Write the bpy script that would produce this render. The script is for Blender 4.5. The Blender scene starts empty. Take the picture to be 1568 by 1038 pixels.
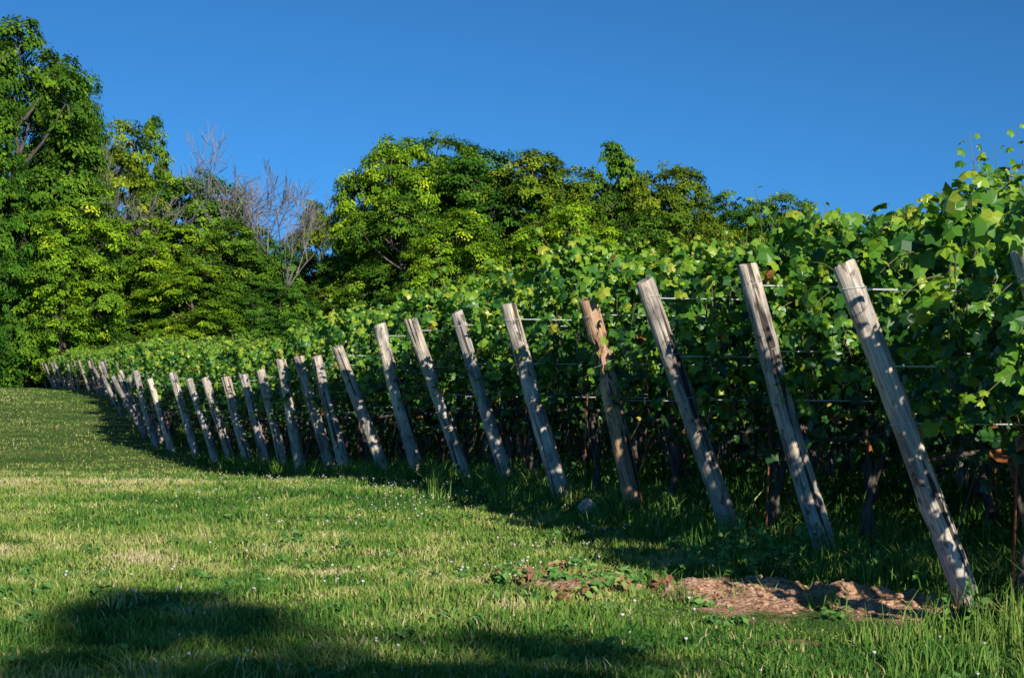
import bpy, math, numpy as np
from mathutils import Vector, Matrix
rng=np.random.default_rng(7)
F=3049.0; CX=784.0; HY=565.0; CAMH=1.4
scene=bpy.context.scene
EL=math.radians(25.5); AZ=math.radians(25)

# ---------------------------------------------------------------- helpers
def vnoise(x,y,scale,seed=0):
    x=np.asarray(x,float)*scale+1000; y=np.asarray(y,float)*scale+1000
    tab=np.random.default_rng(seed+99).random((257,257))
    xi=np.floor(x).astype(int); yi=np.floor(y).astype(int)
    fx=x-xi; fy=y-yi; fx=fx*fx*(3-2*fx); fy=fy*fy*(3-2*fy)
    a=tab[xi%257,yi%257]; b=tab[(xi+1)%257,yi%257]; c=tab[xi%257,(yi+1)%257]; d=tab[(xi+1)%257,(yi+1)%257]
    return (a*(1-fx)+b*fx)*(1-fy)+(c*(1-fx)+d*fx)*fy

def terr(x,y):
    x=np.asarray(x,float); y=np.asarray(y,float)
    g=np.interp(y,[-100,20,25,29,33,41,46,53,70,95,120,160,220,400,4000],
                  [0,0.04,-.03,-.22,-.42,-.68,-.76,-.66,-.45,-.18,-.03,0,0,0,-2])
    near=np.clip((60-np.abs(y))/40,0,1)
    return g+near*((vnoise(x,y,.6,1)-.5)*.08+(vnoise(x,y,2.2,2)-.5)*.035)

class MB:
    def __init__(s): s.v=[];s.t=[];s.m=[];s.a=[];s.n=0
    def add(s,v,t,mat=0,tint=0.5):
        v=np.asarray(v,float).reshape(-1,3); t=np.asarray(t,int).reshape(-1,3)
        s.v.append(v); s.t.append(t+s.n); s.n+=len(v)
        s.m.append(np.full(len(t),mat,int) if np.isscalar(mat) else mat)
        s.a.append(np.full(len(v),tint,float) if np.isscalar(tint) else np.asarray(tint,float))
    def mesh(s,name,mats,smooth_mats=()):
        v=np.concatenate(s.v);t=np.concatenate(s.t);m=np.concatenate(s.m);a=np.concatenate(s.a)
        me=bpy.data.meshes.new(name)
        me.vertices.add(len(v)); me.vertices.foreach_set('co',v.astype(np.float32).ravel())
        me.loops.add(len(t)*3); me.loops.foreach_set('vertex_index',t.astype(np.int32).ravel())
        me.polygons.add(len(t)); me.polygons.foreach_set('loop_start',(np.arange(len(t))*3).astype(np.int32))
        me.polygons.foreach_set('loop_total',np.full(len(t),3,np.int32))
        me.polygons.foreach_set('material_index',m.astype(np.int32))
        me.polygons.foreach_set('use_smooth',np.isin(m,list(smooth_mats)))
        at=me.attributes.new('tint','FLOAT','POINT'); at.data.foreach_set('value',a.astype(np.float32))
        for mm in mats: me.materials.append(mm)
        me.update(calc_edges=True)
        return me

def tube(mb,pts,rad,sides=6,mat=0,tint=.5,cap=False):
    pts=np.asarray(pts,float); n=len(pts); rad=np.broadcast_to(np.asarray(rad,float),(n,))
    d=np.gradient(pts,axis=0); d/=np.linalg.norm(d,axis=1)[:,None]+1e-9
    ref=np.array([0,0,1.]) if abs(d[:,2]).mean()<.8 else np.array([1.,0,0])
    u=np.cross(d,ref); u/=np.linalg.norm(u,axis=1)[:,None]+1e-9; w=np.cross(d,u)
    an=np.arange(sides)*2*math.pi/sides
    v=pts[:,None,:]+rad[:,None,None]*(np.cos(an)[None,:,None]*u[:,None,:]+np.sin(an)[None,:,None]*w[:,None,:])
    tr=[]
    for i in range(n-1):
        for k in range(sides):
            a=i*sides+k;b=i*sides+(k+1)%sides;c=a+sides;e=b+sides
            tr+=[(a,b,e),(a,e,c)]
    mb.add(v,tr,mat,tint)

def leaves(mb,c,nrm,tip,size,tv,tt,mat,tint):
    n=len(c); nrm=nrm/(np.linalg.norm(nrm,axis=1)[:,None]+1e-9)
    tip=tip-nrm*(tip*nrm).sum(1)[:,None]; tip/=np.linalg.norm(tip,axis=1)[:,None]+1e-9
    sx=np.cross(tip,nrm)
    size=np.broadcast_to(size,(n,))[:,None,None]
    v=c[:,None,:]+size*(tv[None,:,0:1]*sx[:,None,:]+tv[None,:,1:2]*tip[:,None,:]+tv[None,:,2:3]*nrm[:,None,:])
    t=tt[None]+(np.arange(n)*len(tv))[:,None,None]
    mb.add(v.reshape(-1,3),t.reshape(-1,3),mat,np.repeat(tint,len(tv)))

half=[(0.17,-0.22,-.05),(.50,-.18,-.18),(.46,.12,-.05),(.62,.44,-.24),(.33,.57,-.10)]
out=[(0,-.02,0)]+half+[(0,.92,-.28)]+[(-x,y,z) for x,y,z in half[::-1]]
GL=np.array([(0,.26,.06)]+out)
GT=np.array([(0,i,i%12+1) for i in range(1,13)])
TL=np.array([(0,-.5,-.05),(.34,0,.06),(0,.55,-.08),(-.34,0,.06)]); TT=np.array([(0,1,2),(0,2,3)])

def newobj(name,me,parent=None,loc=(0,0,0)):
    o=bpy.data.objects.new(name,me); scene.collection.objects.link(o); o.location=loc
    if parent: o.parent=parent
    return o
def empty(name):
    o=bpy.data.objects.new(name,None); scene.collection.objects.link(o); return o

# ---------------------------------------------------------------- materials
def mat(name):
    m=bpy.data.materials.new(name); m.use_nodes=True; nt=m.node_tree; nt.nodes.clear()
    return m,nt,nt.nodes,nt.links
def ramp(N,stops):
    r=N.new('ShaderNodeValToRGB'); e=r.color_ramp.elements
    e[0].position=stops[0][0]; e[0].color=(*stops[0][1],1)
    e[1].position=stops[1][0]; e[1].color=(*stops[1][1],1)
    for p,c in stops[2:]:
        x=e.new(p); x.color=(*c,1)
    return r
def leafmat(name,stops,trans=.3,gloss=.10,nscale=3.0,namp=.3,usecolor=False,rough=.45):
    m,nt,N,L=mat(name)
    at=N.new('ShaderNodeAttribute'); at.attribute_name='tint'
    geo=N.new('ShaderNodeNewGeometry')
    no=N.new('ShaderNodeTexNoise'); no.inputs['Scale'].default_value=nscale; no.inputs['Detail'].default_value=2
    L.new(geo.outputs['Position'],no.inputs['Vector'])
    ma=N.new('ShaderNodeMath'); ma.operation='MULTIPLY_ADD'; ma.inputs[1].default_value=namp; ma.inputs[2].default_value=-namp/2
    L.new(no.outputs['Fac'],ma.inputs[0])
    ad=N.new('ShaderNodeMath'); ad.operation='ADD'; ad.use_clamp=True
    L.new(at.outputs['Fac'],ad.inputs[0]); L.new(ma.outputs[0],ad.inputs[1])
    r=ramp(N,stops); L.new(ad.outputs[0],r.inputs['Fac'])
    col=r.outputs['Color']
    if usecolor:
        oi=N.new('ShaderNodeObjectInfo'); mx=N.new('ShaderNodeMix'); mx.data_type='RGBA'; mx.blend_type='MULTIPLY'
        mx.inputs['Factor'].default_value=1
        L.new(col,mx.inputs['A']); L.new(oi.outputs['Color'],mx.inputs['B']); col=mx.outputs['Result']
    o=N.new('ShaderNodeOutputMaterial')
    if gloss>0:
        d=N.new('ShaderNodeBsdfPrincipled'); d.inputs['Roughness'].default_value=rough
        d.inputs['Specular IOR Level'].default_value=gloss*3
        L.new(col,d.inputs['Base Color'])
    else:
        d=N.new('ShaderNodeBsdfDiffuse'); L.new(col,d.inputs['Color'])
    if trans<=0:
        L.new(d.outputs[0],o.inputs['Surface']); return m
    tr=N.new('ShaderNodeBsdfTranslucent')
    br=N.new('ShaderNodeMix'); br.data_type='RGBA'; br.blend_type='MULTIPLY'; br.inputs['Factor'].default_value=1
    br.inputs['B'].default_value=(1.5,1.4,.6,1); L.new(col,br.inputs['A']); L.new(br.outputs['Result'],tr.inputs['Color'])
    mix=N.new('ShaderNodeMixShader'); mix.inputs[0].default_value=trans
    L.new(d.outputs[0],mix.inputs[1]); L.new(tr.outputs[0],mix.inputs[2])
    L.new(mix.outputs[0],o.inputs['Surface'])
    return m
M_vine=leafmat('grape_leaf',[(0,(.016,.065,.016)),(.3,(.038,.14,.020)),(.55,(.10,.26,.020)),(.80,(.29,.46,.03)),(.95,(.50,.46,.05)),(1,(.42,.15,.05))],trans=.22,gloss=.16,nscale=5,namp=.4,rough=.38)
M_tree=leafmat('tree_leaf',[(0,(.022,.060,.012)),(.4,(.068,.155,.018)),(.75,(.165,.30,.024)),(1,(.34,.43,.04))],trans=0,gloss=0,nscale=.35,namp=.65,usecolor=True)
M_grass=leafmat('grass_blade',[(0,(.045,.13,.025)),(.35,(.125,.25,.04)),(.65,(.28,.36,.075)),(.88,(.46,.43,.16)),(1,(.58,.49,.27))],trans=0,gloss=0,nscale=.7,namp=.45)
M_weed=leafmat('weed_leaf',[(0,(.05,.14,.035)),(.6,(.14,.29,.06)),(.9,(.28,.38,.09)),(1,(.32,.13,.08))],trans=0,gloss=.05,nscale=6,namp=.2)

def plain(name,stops,scale=(1,1,1),nscale=8,rough=.85,bump=.3,detail=6,coord='Object',metal=0,bdist=.01):
    m,nt,N,L=mat(name)
    tc=N.new('ShaderNodeTexCoord'); mp=N.new('ShaderNodeMapping'); mp.inputs['Scale'].default_value=scale
    L.new(tc.outputs[coord],mp.inputs['Vector'])
    no=N.new('ShaderNodeTexNoise'); no.inputs['Scale'].default_value=nscale; no.inputs['Detail'].default_value=detail
    L.new(mp.outputs[0],no.inputs['Vector'])
    r=ramp(N,stops); L.new(no.outputs['Fac'],r.inputs['Fac'])
    b=N.new('ShaderNodeBsdfPrincipled'); b.inputs['Roughness'].default_value=rough; b.inputs['Metallic'].default_value=metal
    L.new(r.outputs['Color'],b.inputs['Base Color'])
    bp=N.new('ShaderNodeBump'); bp.inputs['Strength'].default_value=bump; bp.inputs['Distance'].default_value=bdist
    L.new(no.outputs['Fac'],bp.inputs['Height']); L.new(bp.outputs[0],b.inputs['Normal'])
    o=N.new('ShaderNodeOutputMaterial'); L.new(b.outputs[0],o.inputs['Surface'])
    return m
M_bark=plain('tree_bark',[(.3,(.06,.045,.035)),(.7,(.17,.14,.11))],(1,1,.3),3)
M_vbark=plain('vine_bark',[(.3,(.04,.028,.022)),(.7,(.18,.14,.115))],(1,1,.2),30)
M_dead=plain('dead_bark',[(.3,(.14,.12,.12)),(.7,(.27,.24,.24))],(1,1,.3),3)
M_stem=plain('shoot_stem',[(.3,(.13,.17,.04)),(.7,(.27,.20,.09))],(1,1,1),10)
M_rust=plain('rusty_stake',[(.3,(.24,.06,.035)),(.7,(.40,.14,.07))],(1,1,1),20)
M_wire=plain('galvanised_wire',[(.3,(.7,.71,.73)),(.7,(.82,.82,.84))],(1,1,1),20,rough=.5,bump=0,metal=0)
M_soil=plain('dry_soil',[(.25,(.24,.125,.07)),(.5,(.54,.31,.185)),(.75,(.72,.48,.32))],(1,1,1),24,bump=1,bdist=.02)
M_rock=plain('pale_rock',[(.3,(.4,.32,.23)),(.7,(.7,.58,.44))],(1,1,1),12,bump=.5)
M_flower=plain('clover_white',[(.3,(.55,.5,.46)),(.7,(.78,.75,.7))],(1,1,1),30)

def woodmat():
    m,nt,N,L=mat('weathered_wood')
    tc=N.new('ShaderNodeTexCoord'); oi=N.new('ShaderNodeObjectInfo')
    ofs=N.new('ShaderNodeVectorMath'); ofs.operation='ADD'
    mul=N.new('ShaderNodeMath'); mul.operation='MULTIPLY'; mul.inputs[1].default_value=37
    L.new(oi.outputs['Random'],mul.inputs[0]); L.new(tc.outputs['Object'],ofs.inputs[0]); L.new(mul.outputs[0],ofs.inputs[1])
    def nz(sc,scale,det=6,dist=0):
        mp=N.new('ShaderNodeMapping'); mp.inputs['Scale'].default_value=sc; L.new(ofs.outputs[0],mp.inputs['Vector'])
        n=N.new('ShaderNodeTexNoise'); n.inputs['Scale'].default_value=scale; n.inputs['Detail'].default_value=det; n.inputs['Distortion'].default_value=dist
        L.new(mp.outputs[0],n.inputs['Vector']); return n
    g=nz((1,1,.06),55,8); big=nz((1,1,.4),7,5,.8); crack=nz((1,1,.03),19,3,.3); spot=nz((1,1,.6),18,4,.5)
    r=ramp(N,[(.30,(.30,.26,.22)),(.5,(.56,.50,.425)),(.70,(.78,.72,.63))]); L.new(g.outputs['Fac'],r.inputs['Fac'])
    rb=ramp(N,[(.32,(.36,.34,.34)),(.46,(.78,.77,.78)),(.60,(1.10,1.04,.96))]); L.new(big.outputs['Fac'],rb.inputs['Fac'])
    rc=ramp(N,[(.36,(.13,.11,.10)),(.40,(1,1,1))]); L.new(crack.outputs['Fac'],rc.inputs['Fac'])
    rs=ramp(N,[(.33,(.30,.28,.27)),(.41,(1,1,1))]); L.new(spot.outputs['Fac'],rs.inputs['Fac'])
    def mulc(a,b):
        x=N.new('ShaderNodeMix'); x.data_type='RGBA'; x.blend_type='MULTIPLY'; x.inputs['Factor'].default_value=1
        L.new(a,x.inputs['A']); L.new(b,x.inputs['B']); return x.outputs['Result']
    c=mulc(mulc(mulc(mulc(r.outputs[0],rb.outputs[0]),rc.outputs[0]),rs.outputs[0]),oi.outputs['Color'])
    b=N.new('ShaderNodeBsdfPrincipled'); b.inputs['Roughness'].default_value=.75; L.new(c,b.inputs['Base Color'])
    bp=N.new('ShaderNodeBump'); bp.inputs['Strength'].default_value=.9; bp.inputs['Distance'].default_value=.01
    ad=N.new('ShaderNodeMath'); ad.operation='ADD'; L.new(g.outputs['Fac'],ad.inputs[0]); L.new(rc.outputs[0],ad.inputs[1])
    L.new(ad.outputs[0],bp.inputs['Height']); L.new(bp.outputs[0],b.inputs['Normal'])
    o=N.new('ShaderNodeOutputMaterial'); L.new(b.outputs[0],o.inputs['Surface'])
    return m
M_wood=woodmat()

def groundmat():
    m,nt,N,L=mat('grassy_ground')
    at=N.new('ShaderNodeAttribute'); at.attribute_name='tint'
    geo=N.new('ShaderNodeNewGeometry')
    def nz(s,d=6):
        n=N.new('ShaderNodeTexNoise'); n.inputs['Scale'].default_value=s; n.inputs['Detail'].default_value=d
        L.new(geo.outputs['Position'],n.inputs['Vector']); return n
    a=nz(.35); b=nz(9,8); c=nz(40,4)
    r=ramp(N,[(.3,(.05,.11,.022)),(.5,(.12,.18,.04)),(.7,(.26,.26,.085))])
    mx=N.new('ShaderNodeMath'); mx.operation='MULTIPLY_ADD'; mx.inputs[1].default_value=.5
    L.new(b.outputs['Fac'],mx.inputs[0])
    h=N.new('ShaderNodeMath'); h.operation='MULTIPLY'; h.inputs[1].default_value=.5; L.new(a.outputs['Fac'],h.inputs[0]); L.new(h.outputs[0],mx.inputs[2])
    L.new(mx.outputs[0],r.inputs['Fac'])
    rs=ramp(N,[(.3,(.24,.125,.07)),(.5,(.54,.31,.185)),(.7,(.72,.48,.32))]); L.new(nz(22,8).outputs['Fac'],rs.inputs['Fac'])
    m2=N.new('ShaderNodeMix'); m2.data_type='RGBA'; L.new(at.outputs['Fac'],m2.inputs['Factor']); L.new(r.outputs[0],m2.inputs['A']); L.new(rs.outputs[0],m2.inputs['B'])
    p=N.new('ShaderNodeBsdfPrincipled'); p.inputs['Roughness'].default_value=.95; p.inputs['Specular IOR Level'].default_value=.1
    L.new(m2.outputs['Result'],p.inputs['Base Color'])
    bp=N.new('ShaderNodeBump'); bp.inputs['Strength'].default_value=.9; bp.inputs['Distance'].default_value=.05
    L.new(c.outputs['Fac'],bp.inputs['Height']); L.new(bp.outputs[0],p.inputs['Normal'])
    o=N.new('ShaderNodeOutputMaterial'); L.new(p.outputs[0],o.inputs['Surface'])
    return m
M_ground=groundmat()

# ---------------------------------------------------------------- posts (world layout)
px=[(1290,405,1490,940),(1140,405,1272,835),(990,428,1120,825),(898,458,980,797),(775,467,868,775),(698,478,783,742),
    (630,488,715,742),(580,497,645,742),(518,530,592,740),(486,545,530,738),(458,545,510,735),(428,550,465,732),(400,566,436,728),
    (373,572,410,725),(345,577,385,722),(315,577,355,715),(290,580,330,712),(265,570,300,705),(228,580,265,692),(207,567,240,682)]
posts=[]
zr=[11.4,14.0,15.7,18.1,20.0,22.6,24.3,26.2,28.8,31.2,33.2,35.2,37.6,39.8,42,44.2,46.2,48.4,50.6,52.8]
hr=np.random.default_rng(3)
for (tx,ty,bx,by),z in zip(px,zr):
    bX=(bx-CX)*z/F; tX=(tx-CX)*(z-.13)/F
    hgt=CAMH+(HY-ty)*(z-.13)/F - float(terr(bX,z))
    posts.append((bX,z,tX-bX,min(max(hgt,1.75),2.2)))
z=55.0
while z<151:
    X=np.interp(z,[52.8,70,95,122,150],[-9.5,-13.0,-18.6,-25.6,-35.0])
    posts.append((X+hr.normal(0,.2),z+hr.normal(0,.2),-.55+hr.normal(0,.2),1.85+hr.normal(0,.17)))
    z+=2.25
neg=[(3.12,9.7,-.65,1.93)]
RD=math.radians(12); D=np.array([math.cos(RD),math.sin(RD),0]); NB=np.array([-D[1],D[0],0])

def post_mesh(seed,Lh,far=False,broken=False,R=.076):
    r=np.random.default_rng(seed); mb=MB(); S=10 if far else 24; K=8 if far else 40
    zs=np.linspace(-.25,Lh-.012,K); an=np.arange(S)*2*math.pi/S
    R0=R+r.normal(0,.006)
    ph=r.random(6)*6
    V=[]
    for i,zz in enumerate(zs):
        t=(zz+.25)/(Lh+.25)
        cx=.020*math.sin(2.0*zz+ph[0]); cy=.016*math.sin(1.7*zz+ph[1])
        rr=R0*(1.05-.10*t)*(1+.05*np.sin(2*an+ph[2]+zz)+.03*np.sin(5*an+ph[3]+2*zz)+.02*r.normal(0,1,S)*(0 if far else .7))
        if not far:
            for kz,ka in ((.5+ph[4]*.2,ph[5]),(1.3,ph[2])):
                rr=rr+.014*math.exp(-((zz-kz)/.05)**2)*np.exp(-((np.mod(an-ka+math.pi,2*math.pi)-math.pi)/.5)**2)
            rr=rr-.018*np.exp(-((np.mod(an-ph[3]-.15*zz+math.pi,2*math.pi)-math.pi)/.12)**2)*(zz>.9)
        if broken and 1.3<zz<1.66:
            rr=rr*(1-.55*(np.cos(an+1.2)>0.0)*(1+.3*r.normal(0,1,S)))
        V.append(np.stack([cx+rr*np.cos(an),cy+rr*np.sin(an),np.full(S,zz)+(.0 if i<K-1 else .012*np.sin(an+ph[0]))],1))
    last=V[-1].copy(); c=last.mean(0)
    bev=c+(last-c)*.93; bev[:,2]=last[:,2]+.012; V.append(bev)
    tip=c.copy(); tip[2]=Lh-.002
    V=np.concatenate(V); T=[]
    for i in range(K):
        for k in range(S):
            a=i*S+k;b=i*S+(k+1)%S; T+=[(a,b,b+S),(a,b+S,a+S)]
    nb=len(V); V=np.vstack([V,tip])
    for k in range(S): T.append((K*S+k,K*S+(k+1)%S,nb))
    mb.add(V,T,0)
    if not far:
        for hz in (Lh*.93,Lh*.71,Lh*.545):
            q=np.linspace(0,2*math.pi,21); rad=R0*1.04
            tube(mb,np.stack([rad*np.cos(q)+.02*math.sin(2.0*hz+ph[0]),rad*np.sin(q)+.016*math.sin(1.7*hz+ph[1]),hz+.02*np.sin(q+ph[3])],1),.0018,5,1)
    me=mb.mesh('post_mesh',[M_wood,M_wire])
    me.polygons.foreach_set('use_smooth',[abs(p.normal.z)<.6 for p in me.polygons])
    return me
farposts=[post_mesh(900+i,2.05,True,R=.085) for i in range(4)]
wires=MB()
def place_post(i,b,near):
    x,y,lx,h=b; g=float(terr(x,y)); ly=-.13
    Lh=math.sqrt(lx*lx+ly*ly+h*h)
    me=post_mesh(i+10,Lh,False,i==3,.080 if i<5 else (.086 if i<8 else .094)) if near else farposts[i%4]
    o=newobj('wooden_post',me,None,(x,y,g))
    dv=Vector((lx,ly,h)).normalized()
    o.rotation_euler=dv.to_track_quat('Z','Y').to_euler()
    t=hr.random(); k=(.8+.4*hr.random()) if near else (.5+.4*hr.random())
    o.color=(k*(1+.05*t),k,k*(1.03-.12*t),1)
    if i==3: o.color=(1.1,.76,.53,1)
    if not near: o.scale=(1,1,Lh/2.05)
    for wz in (.93,.71,.545):
        p0=np.array([x+lx*wz,y+ly*wz,g+h*wz])
        n=8; q=np.linspace(0,1,n)[:,None]; Ln=12 if near else 8
        pts=p0+q*D*Ln-NB*.10*np.clip(q*12,0,1); pts[:,2]+=-.02*np.sin(q[:,0]*math.pi*3)
        pts[0]=p0
        if y<70: tube(wires,pts,.0042,4,0)
allrows=[]
for i,b in enumerate(posts): place_post(i,b,i<20); allrows.append(b)
for i,b in enumerate(neg): place_post(40+i,b,True); allrows.append(b)
newobj('trellis_wires',wires.mesh('trellis_wires',[M_wire]))

# ---------------------------------------------------------------- vines
def vine_segment(seed,end=False,tall=0,spill=0):
    r=np.random.default_rng(seed); mb=MB(); Ls=1.5
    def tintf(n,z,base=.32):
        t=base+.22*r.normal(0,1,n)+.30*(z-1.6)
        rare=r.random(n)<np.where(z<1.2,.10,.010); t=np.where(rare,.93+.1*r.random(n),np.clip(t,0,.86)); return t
    n=980
    x=r.uniform(-.12,Ls+.12,n)
    z=.62+1.72*r.beta(1.7,1.15,n)
    side=np.where(r.random(n)<.5,1,-1)
    lump=.18*np.sin(x*5+seed)*np.sin(z*5+seed*2)+.12*np.sin(x*11+z*7+seed)
    wid=.17+.13*np.sin(np.clip((z-.6)/1.8,0,1)*math.pi)**.7+lump
    y=side*(np.maximum(wid,.02)+np.abs(r.normal(0,.09,n))-.8*wid*(r.random(n)<.3)*r.random(n))
    gap=np.zeros(n,bool)
    for k in range(19):
        gx_,gz_=r.uniform(0,Ls),r.uniform(.7,2.2); gap|=((x-gx_)/r.uniform(.08,.18))**2+((z-gz_)/r.uniform(.07,.15))**2<1
    keep=~(gap&(r.random(n)<.88))
    if end: keep&=(x>.0-.3*np.clip((z-.9),0,1))&((x>.25)|(z>.85)|(r.random(n)<.3))
    x,y,z,side=x[keep],y[keep],z[keep],side[keep]; n=len(x)
    c=np.stack([x,y,z],1)
    nr=np.stack([r.normal(0,.6,n),side*(.6+.45*r.normal(0,1,n)),.45+.5*r.normal(0,1,n)],1)
    if end: nr[:,0]-=np.where(x<.1,.8,0)
    tip=np.stack([r.normal(0,.7,n),side*.25,np.full(n,-1.)],1)
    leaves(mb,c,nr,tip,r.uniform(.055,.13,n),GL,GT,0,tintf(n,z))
    n=180; x=r.uniform(-.05,Ls+.05,n); y=r.normal(0,.17,n); z=2.12+.14*np.sin(x*4+seed)+.26*r.random(n)
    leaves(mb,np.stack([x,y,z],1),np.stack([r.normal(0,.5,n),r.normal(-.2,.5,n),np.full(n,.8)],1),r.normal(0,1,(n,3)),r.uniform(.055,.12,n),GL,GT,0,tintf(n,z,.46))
    if end and spill:
        n=spill; z=r.uniform(.95,2.15,n); x=-.02-.34*np.clip((z-.8)/1.2,0,1)*r.random(n)**.8; y=r.normal(-.05,.16,n)
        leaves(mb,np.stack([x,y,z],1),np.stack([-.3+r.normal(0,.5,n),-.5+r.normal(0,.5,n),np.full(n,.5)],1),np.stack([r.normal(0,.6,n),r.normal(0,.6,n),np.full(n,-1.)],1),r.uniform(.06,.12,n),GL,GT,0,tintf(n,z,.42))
    def shoot(p,dirv,Lh,nl,droop,big=.115):
        q=np.linspace(0,1,8); b=r.normal(0,.12,3)
        pts=p+np.outer(q,dirv)*Lh+np.outer(q**2,b)*Lh; pts[:,2]-=droop*q**2*Lh
        tube(mb,pts,.0042*(1.1-q*.7),4,1)
        for k in range(nl):
            f=(k+.6)/nl; pp=p+dirv*Lh*f+b*Lh*f*f; pp[2]-=droop*f*f*Lh
            sd=1 if k%2 else -1
            off=np.array([sd*.07+r.normal(0,.02),r.normal(0,.05),-.01])*(1.2-.8*f)
            leaves(mb,(pp+off)[None],np.array([[r.normal(0,.5),-.5+r.normal(0,.5),.6]]),np.array([[sd*.8,r.normal(0,.4),-.5]]),np.array([(big-.08*f)*r.uniform(.8,1.15)]),GL,GT,0,np.array([min(.86,.54+.2*f+.12*r.normal())]))
    for k in range(17):
        p=np.array([r.uniform(0,Ls),r.normal(0,.1),2.15])
        dv=np.array([r.normal(0,.5),r.normal(0,.3),1.]); dv/=np.linalg.norm(dv)
        shoot(p,dv,r.uniform(.15,.5)+(.3*r.random() if r.random()<.25 else 0),8,.2)
    for k in range(22):
        sd=r.choice([-1,1]); p=np.array([r.uniform(0,Ls),sd*.25,r.uniform(1.1,2.25)])
        dv=np.array([r.normal(0,.5),sd*.8,.4]); shoot(p,dv,r.uniform(.25,.65),9,.9)
    if end:
        for k in range(6):
            p=np.array([0,r.normal(-.08,.1),r.uniform(1.2,2.2)]); shoot(p,np.array([-.8,r.normal(-.2,.3),.5]),r.uniform(.25,.5),8,.8)
        for k in range(7):   # shoots reaching forward past the end post
            p=np.array([r.uniform(-.05,.3),-.22,r.uniform(1.0,2.0)]); shoot(p,np.array([r.normal(-.15,.25),-1.,.35]),r.uniform(.25,.45),7,.7,.10)
    for k in range(tall):
        p=np.array([.30+.12*k,r.normal(0,.06),2.0]); shoot(p,np.array([r.normal(.0,.06),0,1.]),[.86,.62,.52,.68,.45,.55,.4][k],20,.05,.12)
    q=np.linspace(0,1,10); x0=.55+r.normal(0,.1)
    pts=np.stack([x0+.05*np.sin(q*5+seed)+.1*q,.04*np.sin(q*7+seed),q*.9-.05],1); tube(mb,pts,.036-.012*q,7,2)
    pts=np.stack([x0+.12+.03*np.sin(q*6+seed)-.14*q,.05*np.cos(q*5+seed),q*.95-.05],1); tube(mb,pts,.024-.008*q,6,2)
    pts=np.stack([q*(Ls+.1),.02*np.sin(q*9),.86+.03*np.sin(q*8+seed)],1); tube(mb,pts,.016,6,2)
    for k in range(12):
        xx=r.uniform(0,Ls); pts=np.stack([xx+.1*q*r.normal(),.12*q*r.normal(0,1,1)+.02*np.sin(q*4),.86+q*1.3],1); tube(mb,pts,.006,4,2)
    for k in range(10):
        xx=r.uniform(.2,Ls); pts=np.stack([xx+.12*q*r.normal(),.25*q*r.normal(0,1,1),.86-q*r.uniform(.15,.5)],1); tube(mb,pts,.004,4,2)
    if seed%2: tube(mb,[(x0-.1,-.16,-.1),(x0-.05,-.16,1.2)],.008,5,3)
    return mb.mesh('vine_segment_mesh',[M_vine,M_stem,M_vbark,M_rust],smooth_mats=(2,))
segs=[vine_segment(s) for s in range(1,7)]
ends=[vine_segment(s,True,0,90) for s in range(21,26)]
tallseg=vine_segment(31,True,7,40)
for i,b in enumerate(allrows):
    x,y,lx,h=b
    row=empty('grapevine_row'); row.location=(x,y,0)
    nseg=13 if y<30 else (12 if y<62 else 6)
    zsc=1.03+.08*np.interp(y,[22,32,70,90],[0,1,1,0])
    st=-.18 if y>11 else -.5
    for k in range(nseg):
        s0=st+k*1.5+(hr.normal(0,.06) if k else 0)
        me=ends[i%5] if k==0 else segs[hr.integers(0,6)]
        if abs(y-11.4)<.1 and k==0: me=tallseg
        p=np.array([x,y,0])+D*s0; g=float(terr(*(p+D*.7)[:2]))
        flip=(k>0 and hr.random()<.5)
        o=bpy.data.objects.new('vine_section',me); scene.collection.objects.link(o); o.parent=row
        pl=D*s0+(D*1.5 if flip else 0)+NB*.20
        o.location=(pl[0],pl[1],g); o.rotation_euler=(0,0,RD+(math.pi if flip else 0))
        o.scale=(1,1.0,zsc+hr.normal(0,.035)-(.03 if y<11 else 0))
        if k%4==3 and y<60:
            ip=bpy.data.objects.new('line_post',farposts[k%4]); scene.collection.objects.link(ip); ip.parent=row; ip.location=(pl[0],pl[1],g); ip.scale=(.8,.8,1); ip.color=(.7,.7,.7,1)

# ---------------------------------------------------------------- ground
def axis(lo,hi,step,far):
    a=list(np.arange(lo,hi+1e-6,step)); s=step; v=hi
    while v<far: s*=1.35; v+=s; a.append(v)
    s=step; v=lo
    while v>-far: s*=1.35; v-=s; a.insert(0,v)
    return np.array(a)
def soilmask(x,y):
    d1=np.sqrt(((x-1.42)/.66)**2+((y-11.75)/.62)**2)
    d2=np.sqrt(((x-2.6)/1.2)**2+((y-11.25)/.50)**2)
    d3=np.sqrt(((x-.35)/.28)**2+((y-11.9)/.26)**2)
    d4=np.sqrt(((x-1.35)/.3)**2+((y-9.9)/.2)**2)
    d=np.minimum(np.minimum(d1,d2),np.minimum(d3,d4)*1.3)+ (vnoise(x,y,3.5,5)-.5)*.8+(vnoise(x,y,11,6)-.5)*.6
    return np.clip((1.08-d)*2.4,0,1)
def mound(x,y):
    return soilmask(x,y)*(.03+.10*np.clip(vnoise(x,y,5,8)-.3,0,1)+.03*vnoise(x,y,14,9)+.014*vnoise(x,y,30,10))*np.exp(-((y-11.9)/.5)**2)
gx=np.unique(np.concatenate([axis(-12,8,.16,4000),np.arange(.2,3.6,.025)])); gy=np.unique(np.concatenate([axis(8,34,.16,4000),np.arange(10.8,12.9,.025)]))
X,Y=np.meshgrid(gx,gy)
sm=soilmask(X,Y)
Z=terr(X,Y)+mound(X,Y)
nx=len(gx); ny=len(gy); idx=np.arange(nx*ny).reshape(ny,nx)
a=idx[:-1,:-1].ravel();b=idx[:-1,1:].ravel();c=idx[1:,1:].ravel();d=idx[1:,:-1].ravel()
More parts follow.
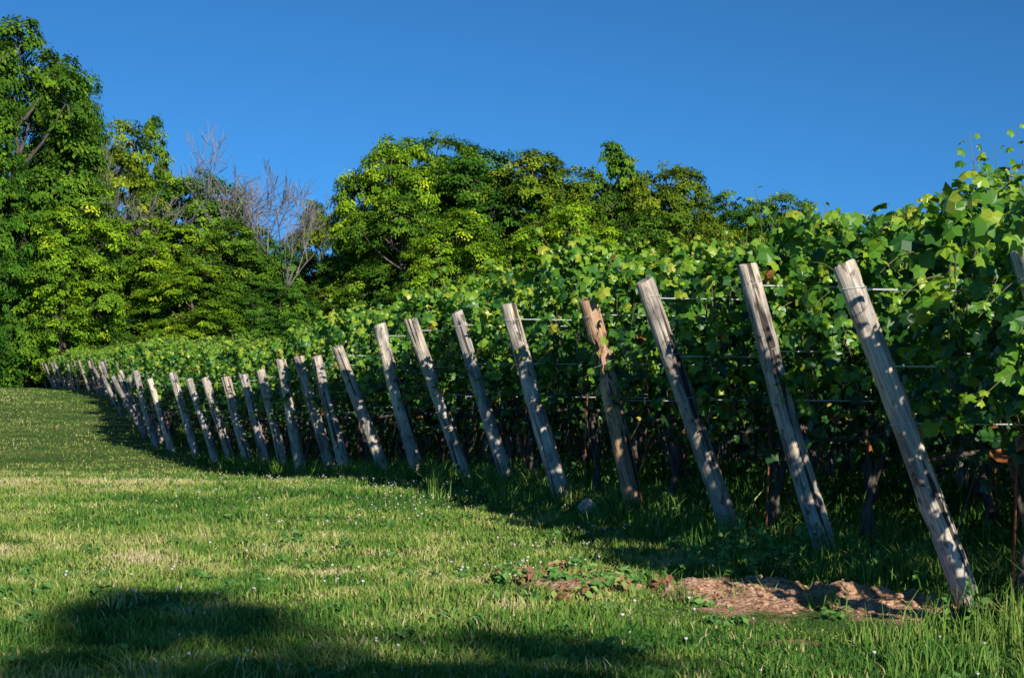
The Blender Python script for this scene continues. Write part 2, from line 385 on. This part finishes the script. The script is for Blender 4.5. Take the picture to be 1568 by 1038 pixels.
mb=MB(); mb.add(np.stack([X,Y,Z],-1).reshape(-1,3),np.concatenate([np.stack([a,b,c],1),np.stack([a,c,d],1)]),0,sm.ravel())
newobj('ground',mb.mesh('ground',[M_ground],smooth_mats=(0,)))

# ---------------------------------------------------------------- grass
def linex(y):
    ys=[-5,.9,9.7]+[p[1] for p in posts]; xs=[7,5.55,3.12]+[p[0] for p in posts]
    return np.interp(y,ys,xs)
def blades(mb,x,y,h,w,tint,r,lean=.5,fine=True):
    n=len(x); z=terr(x,y)-.01
    a=r.random(n)*2*math.pi; la=r.random(n)*2*math.pi; ln=np.abs(r.normal(0,lean,n))*h
    wx=np.cos(a)*w/2; wy=np.sin(a)*w/2; dx=np.cos(la)*ln; dy=np.sin(la)*ln
    P=lambda px,py,pz: np.stack([px,py,pz],1)
    if fine:
        V=np.stack([P(x-wx,y-wy,z),P(x+wx,y+wy,z),P(x-wx*.8+dx*.3,y-wy*.8+dy*.3,z+h*.6),P(x+wx*.8+dx*.3,y+wy*.8+dy*.3,z+h*.6),P(x+dx,y+dy,z+h)],1)
        T=np.array([(0,1,3),(0,3,2),(2,3,4)]); k=5
    else:
        V=np.stack([P(x-wx,y-wy,z),P(x+wx,y+wy,z),P(x+dx,y+dy,z+h)],1); T=np.array([(0,1,2)]); k=3
    mb.add(V.reshape(-1,3),(T[None]+(np.arange(n)*k)[:,None,None]).reshape(-1,3),0,np.repeat(tint,k))
r=np.random.default_rng(11)
mb=MB()
def sample(n,y0,y1,p=1.0):
    u=r.random(n)
    e=2-p
    y=(y0**e+u*(y1**e-y0**e))**(1/e) if abs(e)>1e-6 else y0*(y1/y0)**u
    x=r.uniform(-1,1,n)*(.30*y+.8)
    return x,y
for (n,y0,y1,p,fine) in ((340000,7.8,30,1.7,True),(150000,30,150,2.0,False)):
    x,y=sample(n,y0,y1,p)
    keep=(r.random(n)>soilmask(x,y)*1.05-.02)&(x<linex(y)+5)
    dens=vnoise(x,y,1.3,21)*.6+vnoise(x,y,4,22)*.4
    keep&=r.random(n)<(.35+dens)
    x=x[keep];y=y[keep]; n=len(x)
    dl=x-linex(y)
    tall=np.exp(-((dl-.3)/.55)**2)*.9+(dl>.5)*.5
    clump=vnoise(x,y,2.5,23)**2; c2=vnoise(x,y,.5,24); c3=vnoise(x,y,7,28)
    h=(.016+.055*clump+.02*c2+.035*c3)*(1+1.9*tall)*r.uniform(.5,1.3,n)
    h*=1-.65*np.exp(-(((x-1.5)/.9)**4+((y-10.9)/.7)**4))
    w=(.0045+.00042*y)*r.uniform(.7,1.4,n)
    t=.36+.6*(vnoise(x,y,.35,25)-.5)+.8*(vnoise(x,y,1.8,26)-.5)+.45*(vnoise(x,y,5,27)-.5)+.13*r.normal(0,1,n)
    t+=.24*np.clip((-dl-2)/5,0,1)-.22*tall-.05
    t=np.where(r.random(n)<.05,.9+.1*r.random(n),t)
    blades(mb,x,y,h,w,np.clip(t,0,1),r,.7,fine)
nt=1000
tx_,ty_=sample(nt,8,40,1.5)
ok=(tx_<linex(ty_)+3)&(soilmask(tx_,ty_)<.3)&~((tx_>.7)&(tx_<2.6)&(ty_>10.2)&(ty_<12)); tx_=tx_[ok];ty_=ty_[ok]
for X0,Y0 in zip(tx_,ty_):
    near=abs(X0-float(linex(Y0)))<.7
    m=r.integers(14,34)
    if not near and r.random()<.35: continue
    hh=(.18 if near else .085)*r.uniform(.6,1.5)
    blades(mb,X0+r.normal(0,.035,m),Y0+r.normal(0,.035,m),hh*r.uniform(.5,1.2,m),np.full(m,.0055+.0003*Y0),np.clip(r.normal(.32 if r.random()<.7 else .75,.1,m),0,1),r,.55,True)
for k in range(560):
    Y0=8.5+r.random()**1.3*36; X0=float(linex(Y0))+r.normal(.0,.4)
    if soilmask(X0,Y0)>.25 and r.random()<.9: continue
    m=r.integers(18,44); hh=.23*r.uniform(.6,1.5)
    blades(mb,X0+r.normal(0,.06,m),Y0+r.normal(0,.06,m),hh*r.uniform(.4,1.2,m),np.full(m,.006+.0003*Y0),np.clip(r.normal(.36,.14,m),0,1),r,.5,True)
for k in range(22):
    X0=r.uniform(.9,3.1); Y0=r.uniform(11.3,12.2); m=r.integers(6,16); hh=.10*r.uniform(.6,1.6)
    blades(mb,X0+r.normal(0,.03,m),Y0+r.normal(0,.03,m),.04+hh*r.uniform(.5,1.2,m),np.full(m,.008),np.clip(r.normal(.4,.15,m),0,1),r,.6,True)
for k in range(60):
    Y0=r.uniform(8.8,10.2); X0=r.uniform(1.7,3.0)
    m=r.integers(12,26); hh=.18*r.uniform(.6,1.4)
    blades(mb,X0+r.normal(0,.05,m),Y0+r.normal(0,.05,m),hh*r.uniform(.4,1.2,m),np.full(m,.008),np.clip(r.normal(.45,.15,m),0,1),r,.4,True)
for i,b in enumerate(allrows):
    x,y=b[0],b[1]
    if y>60: continue
    m=3000 if y<24 else 1300
    L_=17 if y<30 else 12
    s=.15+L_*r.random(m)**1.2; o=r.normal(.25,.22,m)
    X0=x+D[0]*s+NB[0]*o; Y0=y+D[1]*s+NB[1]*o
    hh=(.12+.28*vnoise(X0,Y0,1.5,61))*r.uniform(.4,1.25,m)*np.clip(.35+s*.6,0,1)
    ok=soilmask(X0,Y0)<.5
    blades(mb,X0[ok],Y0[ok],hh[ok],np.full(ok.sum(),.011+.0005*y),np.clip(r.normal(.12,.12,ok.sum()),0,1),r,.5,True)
newobj('grass',mb.mesh('grass',[M_grass]))

mb=MB()
def weed(x0,y0,s,hgt,t0,ls=1.):
    g=float(terr(x0,y0)); n=int(60*s/.15)
    for st in range(max(3,int(n/14))):
        a=r.random()*6.28; q=np.linspace(0,1,5); L=hgt*r.uniform(.6,1.1)
        sp=s*r.uniform(.2,1)
        pts=np.stack([x0+np.cos(a)*sp*q,y0+np.sin(a)*sp*q,g+L*q**.8],1); tube(mb,pts,.003,4,0,.4)
        m=12; f=r.random(m)
        c=np.stack([x0+np.cos(a)*sp*f,y0+np.sin(a)*sp*f,g+L*f**.8],1)+r.normal(0,.02,(m,3))
        leaves(mb,c,np.stack([r.normal(0,.5,m),r.normal(-.3,.5,m),np.full(m,.8)],1),r.normal(0,1,(m,3)),r.uniform(.03,.065,m)*ls,TL*np.array([1.1,1,1]),TT,0,np.clip(r.normal(t0,.12,m),0,1))
weed(1.52,12.6,.20,.40,.75); weed(1.36,12.7,.15,.30,.65); weed(1.75,12.9,.20,.30,.6); weed(1.2,12.9,.16,.24,.5)
for k in range(130):
    Y0=9+r.random()*24; X0=float(linex(Y0))+r.normal(.1,.4)
    if soilmask(X0,Y0)<.2: weed(X0,Y0,r.uniform(.08,.18),r.uniform(.08,.28),.45)
for b in allrows:
    if b[1]<34:
        for k in range(16):
            s=.5+r.random()*13; o=r.normal(.25,.2); weed(b[0]+D[0]*s+NB[0]*o,b[1]+D[1]*s+NB[1]*o,r.uniform(.15,.3),r.uniform(.2,.42),.2,1.5)
for k in range(50):
    x0=.45+r.normal(0,.35); y0=12.2+r.normal(0,.3); weed(x0,y0,.08,.07,.97 if r.random()<.45 else .45)
for k in range(180):
    X0,Y0=[float(v[0]) for v in sample(1,8.3,18,1.5)]
    if X0<float(linex(Y0))+.3 and soilmask(X0,Y0)<.2: weed(X0,Y0,r.uniform(.05,.10),r.uniform(.02,.05),.35)
newobj('weeds',mb.mesh('weeds',[M_weed]))

mb=MB()
def ico():
    p=(1+5**.5)/2; V=np.array([(-1,p,0),(1,p,0),(-1,-p,0),(1,-p,0),(0,-1,p),(0,1,p),(0,-1,-p),(0,1,-p),(p,0,-1),(p,0,1),(-p,0,-1),(-p,0,1)],float)
    V/=np.linalg.norm(V[0]); T=np.array([(0,11,5),(0,5,1),(0,1,7),(0,7,10),(0,10,11),(1,5,9),(5,11,4),(11,10,2),(10,7,6),(7,1,8),(3,9,4),(3,4,2),(3,2,6),(3,6,8),(3,8,9),(4,9,5),(2,4,11),(6,2,10),(8,6,7),(9,8,1)])
    return V,T
IV,IT=ico()
for k in range(1050):
    if k<650: Y0=12.0+r.random()**1.3*17; X0=float(linex(Y0))-.2-abs(r.normal(1.1,1.1))
    else: X0,Y0=[float(v[0]) for v in sample(1,8.6,26,1.2)]
    if vnoise(X0,Y0,1.1,44)<.45 or X0>float(linex(Y0))+.4: continue
    g=float(terr(X0,Y0)); h=r.uniform(.04,.10)
    mb.add(IV*np.array([1,1,.8])*r.uniform(.005,.012)+np.array([X0,Y0,g+h]),IT,0)
    tube(mb,[(X0,Y0,g),(X0+.004,Y0,g+h)],.0014,3,1)
newobj('clover_flowers',mb.mesh('clover_flowers',[M_flower,M_stem]))

def rock(mb,c,s,flat=.7,mat=0):
    V=IV.copy(); T=IT
    for it in range(2):
        mp={}; NT=[]; V=list(V)
        def mid(a,b):
            k=(min(a,b),max(a,b))
            if k not in mp: m_=(np.array(V[a])+np.array(V[b]))/2; V.append(m_/np.linalg.norm(m_)); mp[k]=len(V)-1
            return mp[k]
        for a,b,c_ in T:
            x_,y_,z_=mid(a,b),mid(b,c_),mid(c_,a); NT+=[(a,x_,z_),(x_,b,y_),(z_,y_,c_),(x_,y_,z_)]
        T=np.array(NT); V=np.array(V)
    ph=r.random((4,3))*6; d=np.ones(len(V))
    for q in ph: d+=.10*np.sin(V@(q*1.1)+q[0])
    for _ in range(5):
        nn=r.normal(0,1,3); nn/=np.linalg.norm(nn); pj=(V*d[:,None])@nn; lim=r.uniform(.55,.8)
        d=np.where(pj>lim,d*lim/np.maximum(pj,1e-3),d)
    d+=.03*r.normal(0,1,len(V))
    P=V*d[:,None]*s*np.array([r.uniform(.8,1.3),r.uniform(.8,1.2),flat])
    mb.add(P+np.array(c),T,mat)
mb=MB()
for k in range(800):
    if r.random()<.62: x0=1.45+r.normal(0,.36); y0=11.75+r.normal(0,.3)
    else: x0=r.uniform(1.9,3.3); y0=11.3+r.normal(0,.25)
    if soilmask(x0,y0)<.15: continue
    s=min(.005*math.exp(r.exponential(.6)),.034)
    rock(mb,(x0,y0,float(terr(x0,y0)+mound(x0,y0))+s*.1),s)
newobj('soil_clods',mb.mesh('soil_clods',[M_soil]))
mb=MB(); rock(mb,(.70,18.0,float(terr(.7,18.0))+.13),.095,.8); newobj('field_stone',mb.mesh('stone',[M_rock]))
mb=MB(); rock(mb,(2.0,11.75,float(terr(2.0,11.75))+.06),.07,.9); newobj('field_stone',mb.mesh('stone',[M_soil]))

# ---------------------------------------------------------------- trees
def tree_mesh(seed,H=20,W=12,nclump=260,per=110,low=.12,lobes=14,leaf=.30):
    r=np.random.default_rng(seed); mb=MB()
    q=np.linspace(0,1,9); wob=r.normal(0,.25,2)
    tr=np.stack([wob[0]*np.sin(q*4)*W/12,wob[1]*np.sin(q*3)*W/12,q*H*.86-.3],1)
    tube(mb,tr,(.34*(1-q)**.8+.04)*H/20,8,1)
    cz=(1+low)/2*H; rz=(1-low)/2*H
    C=[];R=[]
    for k in range(lobes):
        f=(k+.5)/lobes; z=low*H+ (H*(1-low))*(.10+.82*f)
        rel=(z-cz)/rz; rad=W/2*math.sqrt(max(.05,1-rel*rel*.85))
        a=k*2.4+r.normal(0,.4); rl=W*r.uniform(.15,.26)*(1-.25*f)
        dd=max(0,rad-rl)*r.uniform(.8,1.2)
        C.append((math.cos(a)*dd,math.sin(a)*dd,z-rl*.3)); R.append(rl)
    C.append((r.normal(0,.05*W),r.normal(0,.05*W),H-W*.13)); R.append(W*.13)
    C=np.array(C);R=np.array(R)
    for c,rl in zip(C,R):
        zt=max(.12*H,c[2]-.45*abs(np.hypot(c[0],c[1]))-.08*H); k=np.interp(zt,tr[:,2],np.arange(9)); k0=int(k); p0=tr[k0]*(1-(k-k0))+tr[min(8,k0+1)]*(k-k0)
        s=np.linspace(0,1,5)[:,None]; pts=p0*(1-s)+c*s; pts[:,2]-=np.sin(s[:,0]*math.pi)*.4
        tube(mb,pts,(.13*(1-s[:,0])+.035)*H/20,5,1)
        for j in range(4):
            u=r.normal(0,1,3); u/=np.linalg.norm(u); tube(mb,[c,c+u*rl*.5+np.array([0,0,.2]),c+u*rl*.95],[.05,.03,.015],4,1)
    pk=R**2/np.sum(R**2)
    for k in range(nclump):
        i=r.choice(len(R),p=pk); u=r.normal(0,1,3); u[2]+=.3; u/=np.linalg.norm(u)
        rad=R[i]*r.uniform(.74,1.2); c=C[i]+u*rad*np.array([1,1,.95])
        dd=np.linalg.norm(C-c,axis=1)/R
        if (dd<.62).any() and r.random()<.85: continue
        s=r.uniform(.32,.85)*(W/12)**.5
        n=int(per*1.3*s*s)+14
        ang=r.random(n)*6.283; rr=np.sqrt(r.random(n))*s*1.1
        outw=np.array([c[0],c[1],0]); outw/=np.linalg.norm(outw)+1e-6
        P=np.stack([np.cos(ang)*rr,np.sin(ang)*rr,-.25*rr**2/s+r.normal(0,.22,n)*s],1)
        P[:,2]-=.3*(P@outw)
        P+=r.normal(0,.08,(n,3))
        nr=np.stack([r.normal(0,.35,n),r.normal(0,.35,n),np.full(n,.5)],1)+u*.75+P*np.array([.5,.5,0])/s
        tipd=P/np.maximum(rr[:,None],.1)+r.normal(0,.4,(n,3))+np.array([0,0,-.5])
        leaves(mb,c+P,nr,tipd,r.uniform(.6,1.25,n)*leaf,TL,TT,0,np.clip(.45+r.normal(0,.18)+r.normal(0,.10,n)+.1*(c[2]/H-.5),0,1))
    return mb.mesh('tree_mesh',[M_tree,M_bark],smooth_mats=(1,))
big=[tree_mesh(s,20,12,900,115,lobes=22,leaf=.28) for s in (101,102,103,104,105)]
narrow=[tree_mesh(s,20,7.5,400,120,.15,13) for s in (111,112)]
shrub=[tree_mesh(s,6,7,190,110,.02,8,.24) for s in (121,122,123)]
def put(name,me,H0,W0,px_,top,wpx,z,col,H=None):
    x=(px_-CX)*z/F; g=float(terr(x,z)); Hh=(HY-top)/F*z+CAMH-g if H is None else H
    Ww=wpx/F*z
    o=newobj(name,me,None,(x,z,g)); s=Ww/W0*1.0
    o.scale=(s,s,Hh/H0); o.rotation_euler=(0,0,hr.random()*6.28); o.color=(*col,1)
dk=(.66,.84,.84); md=(.95,.97,.9); lt=(1.6,1.4,.8); ol=(1.4,1.05,.85); bl=(.70,.88,1.0)
T=[(20,22,270,152,md,0),(-75,60,260,158,dk,1),(95,85,150,160,dk,2),(165,178,190,168,ol,3),(100,272,200,150,lt,4),(20,230,160,150,dk,0),
   (300,262,220,172,md,1),(235,330,200,156,lt,2),(330,335,190,158,md,3),(395,350,150,162,dk,4),(170,360,170,154,md,0),(290,400,170,153,lt,1),
   (410,385,110,170,md,2),(495,305,130,178,ol,3),(545,365,130,160,md,4),(430,430,140,156,bl,2),(490,440,150,158,ol,0),
   (600,212,200,160,lt,1),(665,196,200,166,md,2),(745,222,240,162,dk,3),(835,230,220,160,ol,0),(700,270,200,168,dk,4),(905,270,190,166,md,1),
   (1020,245,190,162,ol,2),(960,275,180,166,md,4),(790,260,200,168,bl,2),(620,300,180,153,md,0),(870,300,190,150,lt,3),(1000,320,190,152,md,1),(700,320,190,150,lt,4),
   (1125,292,170,185,bl,3),(1200,296,150,180,md,4),(1080,335,160,170,ol,0),(1275,340,160,190,md,1),(1385,316,120,190,bl,2),(1460,340,150,185,md,3),(1560,330,160,185,dk,0),
   (1300,365,170,180,md,4),(1660,300,200,190,md,1),(1800,280,230,190,dk,2),(1950,300,230,190,md,3),(-190,100,260,160,md,2),(-330,60,300,165,dk,4),(-470,120,300,165,md,3)]
for i,(a_,b_,w_,z_,c_,v_) in enumerate(T): put('deciduous_tree',big[v_],20,12,a_,b_,w_,z_,tuple(np.array(c_)*hr.uniform(.85,1.12)))
put('poplar_tree',narrow[0],20,7.5,238,174,90,174,(.95,.95,.9)); put('poplar_tree',narrow[1],20,7.5,937,216,110,162,md)
put('poplar_tree',narrow[1],20,7.5,130,230,110,162,dk); put('poplar_tree',narrow[0],20,7.5,570,280,110,165,lt)
for i in range(26):
    p=-150+i*33+hr.normal(0,8)
    zz=151.5+hr.uniform(0,3) if p>40 else 146+hr.uniform(0,5)
    put('shrub',shrub[i%3],6,7,p,0,hr.uniform(90,150),zz+2,(lt,md,dk,md)[i%4],H=hr.uniform(3.5,7))
for i in range(26):
    put('shrub',shrub[i%3],6,7,650+i*42,0,160,150+hr.uniform(0,6),(md,dk)[i%2],H=hr.uniform(4,7))
wood=empty('distant_woodland')
for i in range(60):
    p=-900+i*62; z_=215+hr.uniform(-8,25)
    if 395<p<470: hh=8
    else: hh=hr.uniform(10,15)
    x=(p-CX)*z_/F*1.3
    o=bpy.data.objects.new('woodland_tree',big[i%5]); scene.collection.objects.link(o); o.parent=wood
    o.location=(x,z_,0); o.scale=(1,1,hh/20); o.rotation_euler=(0,0,hr.random()*6.28); o.color=(*dk,1)
def bare(seed,H):
    r=np.random.default_rng(seed); mb=MB()
    def br(p,d,L,rad,lv):
        q=np.linspace(0,1,6)[:,None]; bend=r.normal(0,.12,3); pts=p+q*d*L+q**2*bend*L
        tube(mb,pts,np.maximum(rad*(1-.55*q[:,0]),.016),5 if lv<2 else 3,0)
        if lv>=5: return
        for k in range(3 if lv<4 else 4):
            f=r.uniform(.35,1); pp=p+f*d*L+f*f*bend*L
            nd=d+r.normal(0,.42,3)+np.array([0,0,.12]); nd/=np.linalg.norm(nd)
            br(pp,nd,L*r.uniform(.55,.75),rad*.52,lv+1)
    br(np.array([0,0,-.3]),np.array([0,0,1.]),H*.42,.2,0)
    return mb.mesh('bare_tree',[M_dead])
bm=[bare(5,16),bare(9,16)]
for (p,top,z_,k,wf) in ((325,195,174,0,.9),(370,215,168,1,.9),(432,255,160,1,.7),(205,215,162,0,.7),(275,225,174,1,.8)):
    x=(p-CX)*z_/F; H=(HY-top)/F*z_+CAMH
    zmax=max(v.co.z for v in bm[k].vertices)
    o=newobj('bare_tree',bm[k],None,(x,z_,0)); s=H/zmax; o.scale=(s*wf,s*wf,s); o.rotation_euler=(0,0,k*2+p)
# tree behind the photographer whose top shades the foreground
zt=max(v.co.z for v in narrow[0].vertices); Ht=13.0; dist=Ht/math.tan(EL)
o=newobj('poplar_tree',narrow[0],None,(-2.3+dist*math.sin(AZ),12.0-dist*math.cos(AZ),0)); o.scale=(.62,.62,Ht/zt); o.color=(*md,1)

# ---------------------------------------------------------------- light
S=Vector((math.sin(AZ)*math.cos(EL),-math.cos(AZ)*math.cos(EL),math.sin(EL)))
sl=bpy.data.lights.new('sun','SUN'); sl.energy=5.0; sl.angle=math.radians(.5); sl.color=(1,.945,.83)
so=bpy.data.objects.new('sun',sl); scene.collection.objects.link(so); so.rotation_euler=(-S).to_track_quat('-Z','Y').to_euler(); so.location=(10,-20,20)
w=bpy.data.worlds.new('World'); scene.world=w; w.use_nodes=True; N=w.node_tree.nodes; L=w.node_tree.links; N.clear()
tc=N.new('ShaderNodeTexCoord'); ad=N.new('ShaderNodeVectorMath'); ad.operation='ADD'; ad.inputs[1].default_value=(0,0,.25)
nm=N.new('ShaderNodeVectorMath'); nm.operation='NORMALIZE'
L.new(tc.outputs['Generated'],ad.inputs[0]); L.new(ad.outputs[0],nm.inputs[0])
sk=N.new('ShaderNodeTexSky'); sk.sky_type='NISHITA'; sk.sun_disc=False; sk.sun_elevation=EL; sk.sun_rotation=math.pi-AZ
sk.air_density=1.0; sk.dust_density=.1; sk.ozone_density=2.0; sk.altitude=300
L.new(nm.outputs[0],sk.inputs['Vector'])
ga=N.new('ShaderNodeGamma'); ga.inputs['Gamma'].default_value=2.0; L.new(sk.outputs[0],ga.inputs['Color'])
sc=N.new('ShaderNodeVectorMath'); sc.operation='MULTIPLY'; sc.inputs[1].default_value=(.25,.43,.39); L.new(ga.outputs[0],sc.inputs[0])
bg=N.new('ShaderNodeBackground'); bg.inputs['Strength'].default_value=.08; L.new(sc.outputs[0],bg.inputs['Color'])
ow=N.new('ShaderNodeOutputWorld'); L.new(bg.outputs[0],ow.inputs['Surface'])

# ---------------------------------------------------------------- camera
cd=bpy.data.cameras.new('camera'); cam=bpy.data.objects.new('camera',cd); scene.collection.objects.link(cam)
cd.sensor_width=36; cd.lens=36*F/1568; cd.clip_start=.1; cd.clip_end=6000
cam.location=(0,0,CAMH); cam.rotation_euler=(math.radians(90)+math.atan((HY-519)/F),0,0)
scene.camera=cam
scene.view_settings.view_transform='Standard'; scene.view_settings.look='None'; scene.view_settings.exposure=0
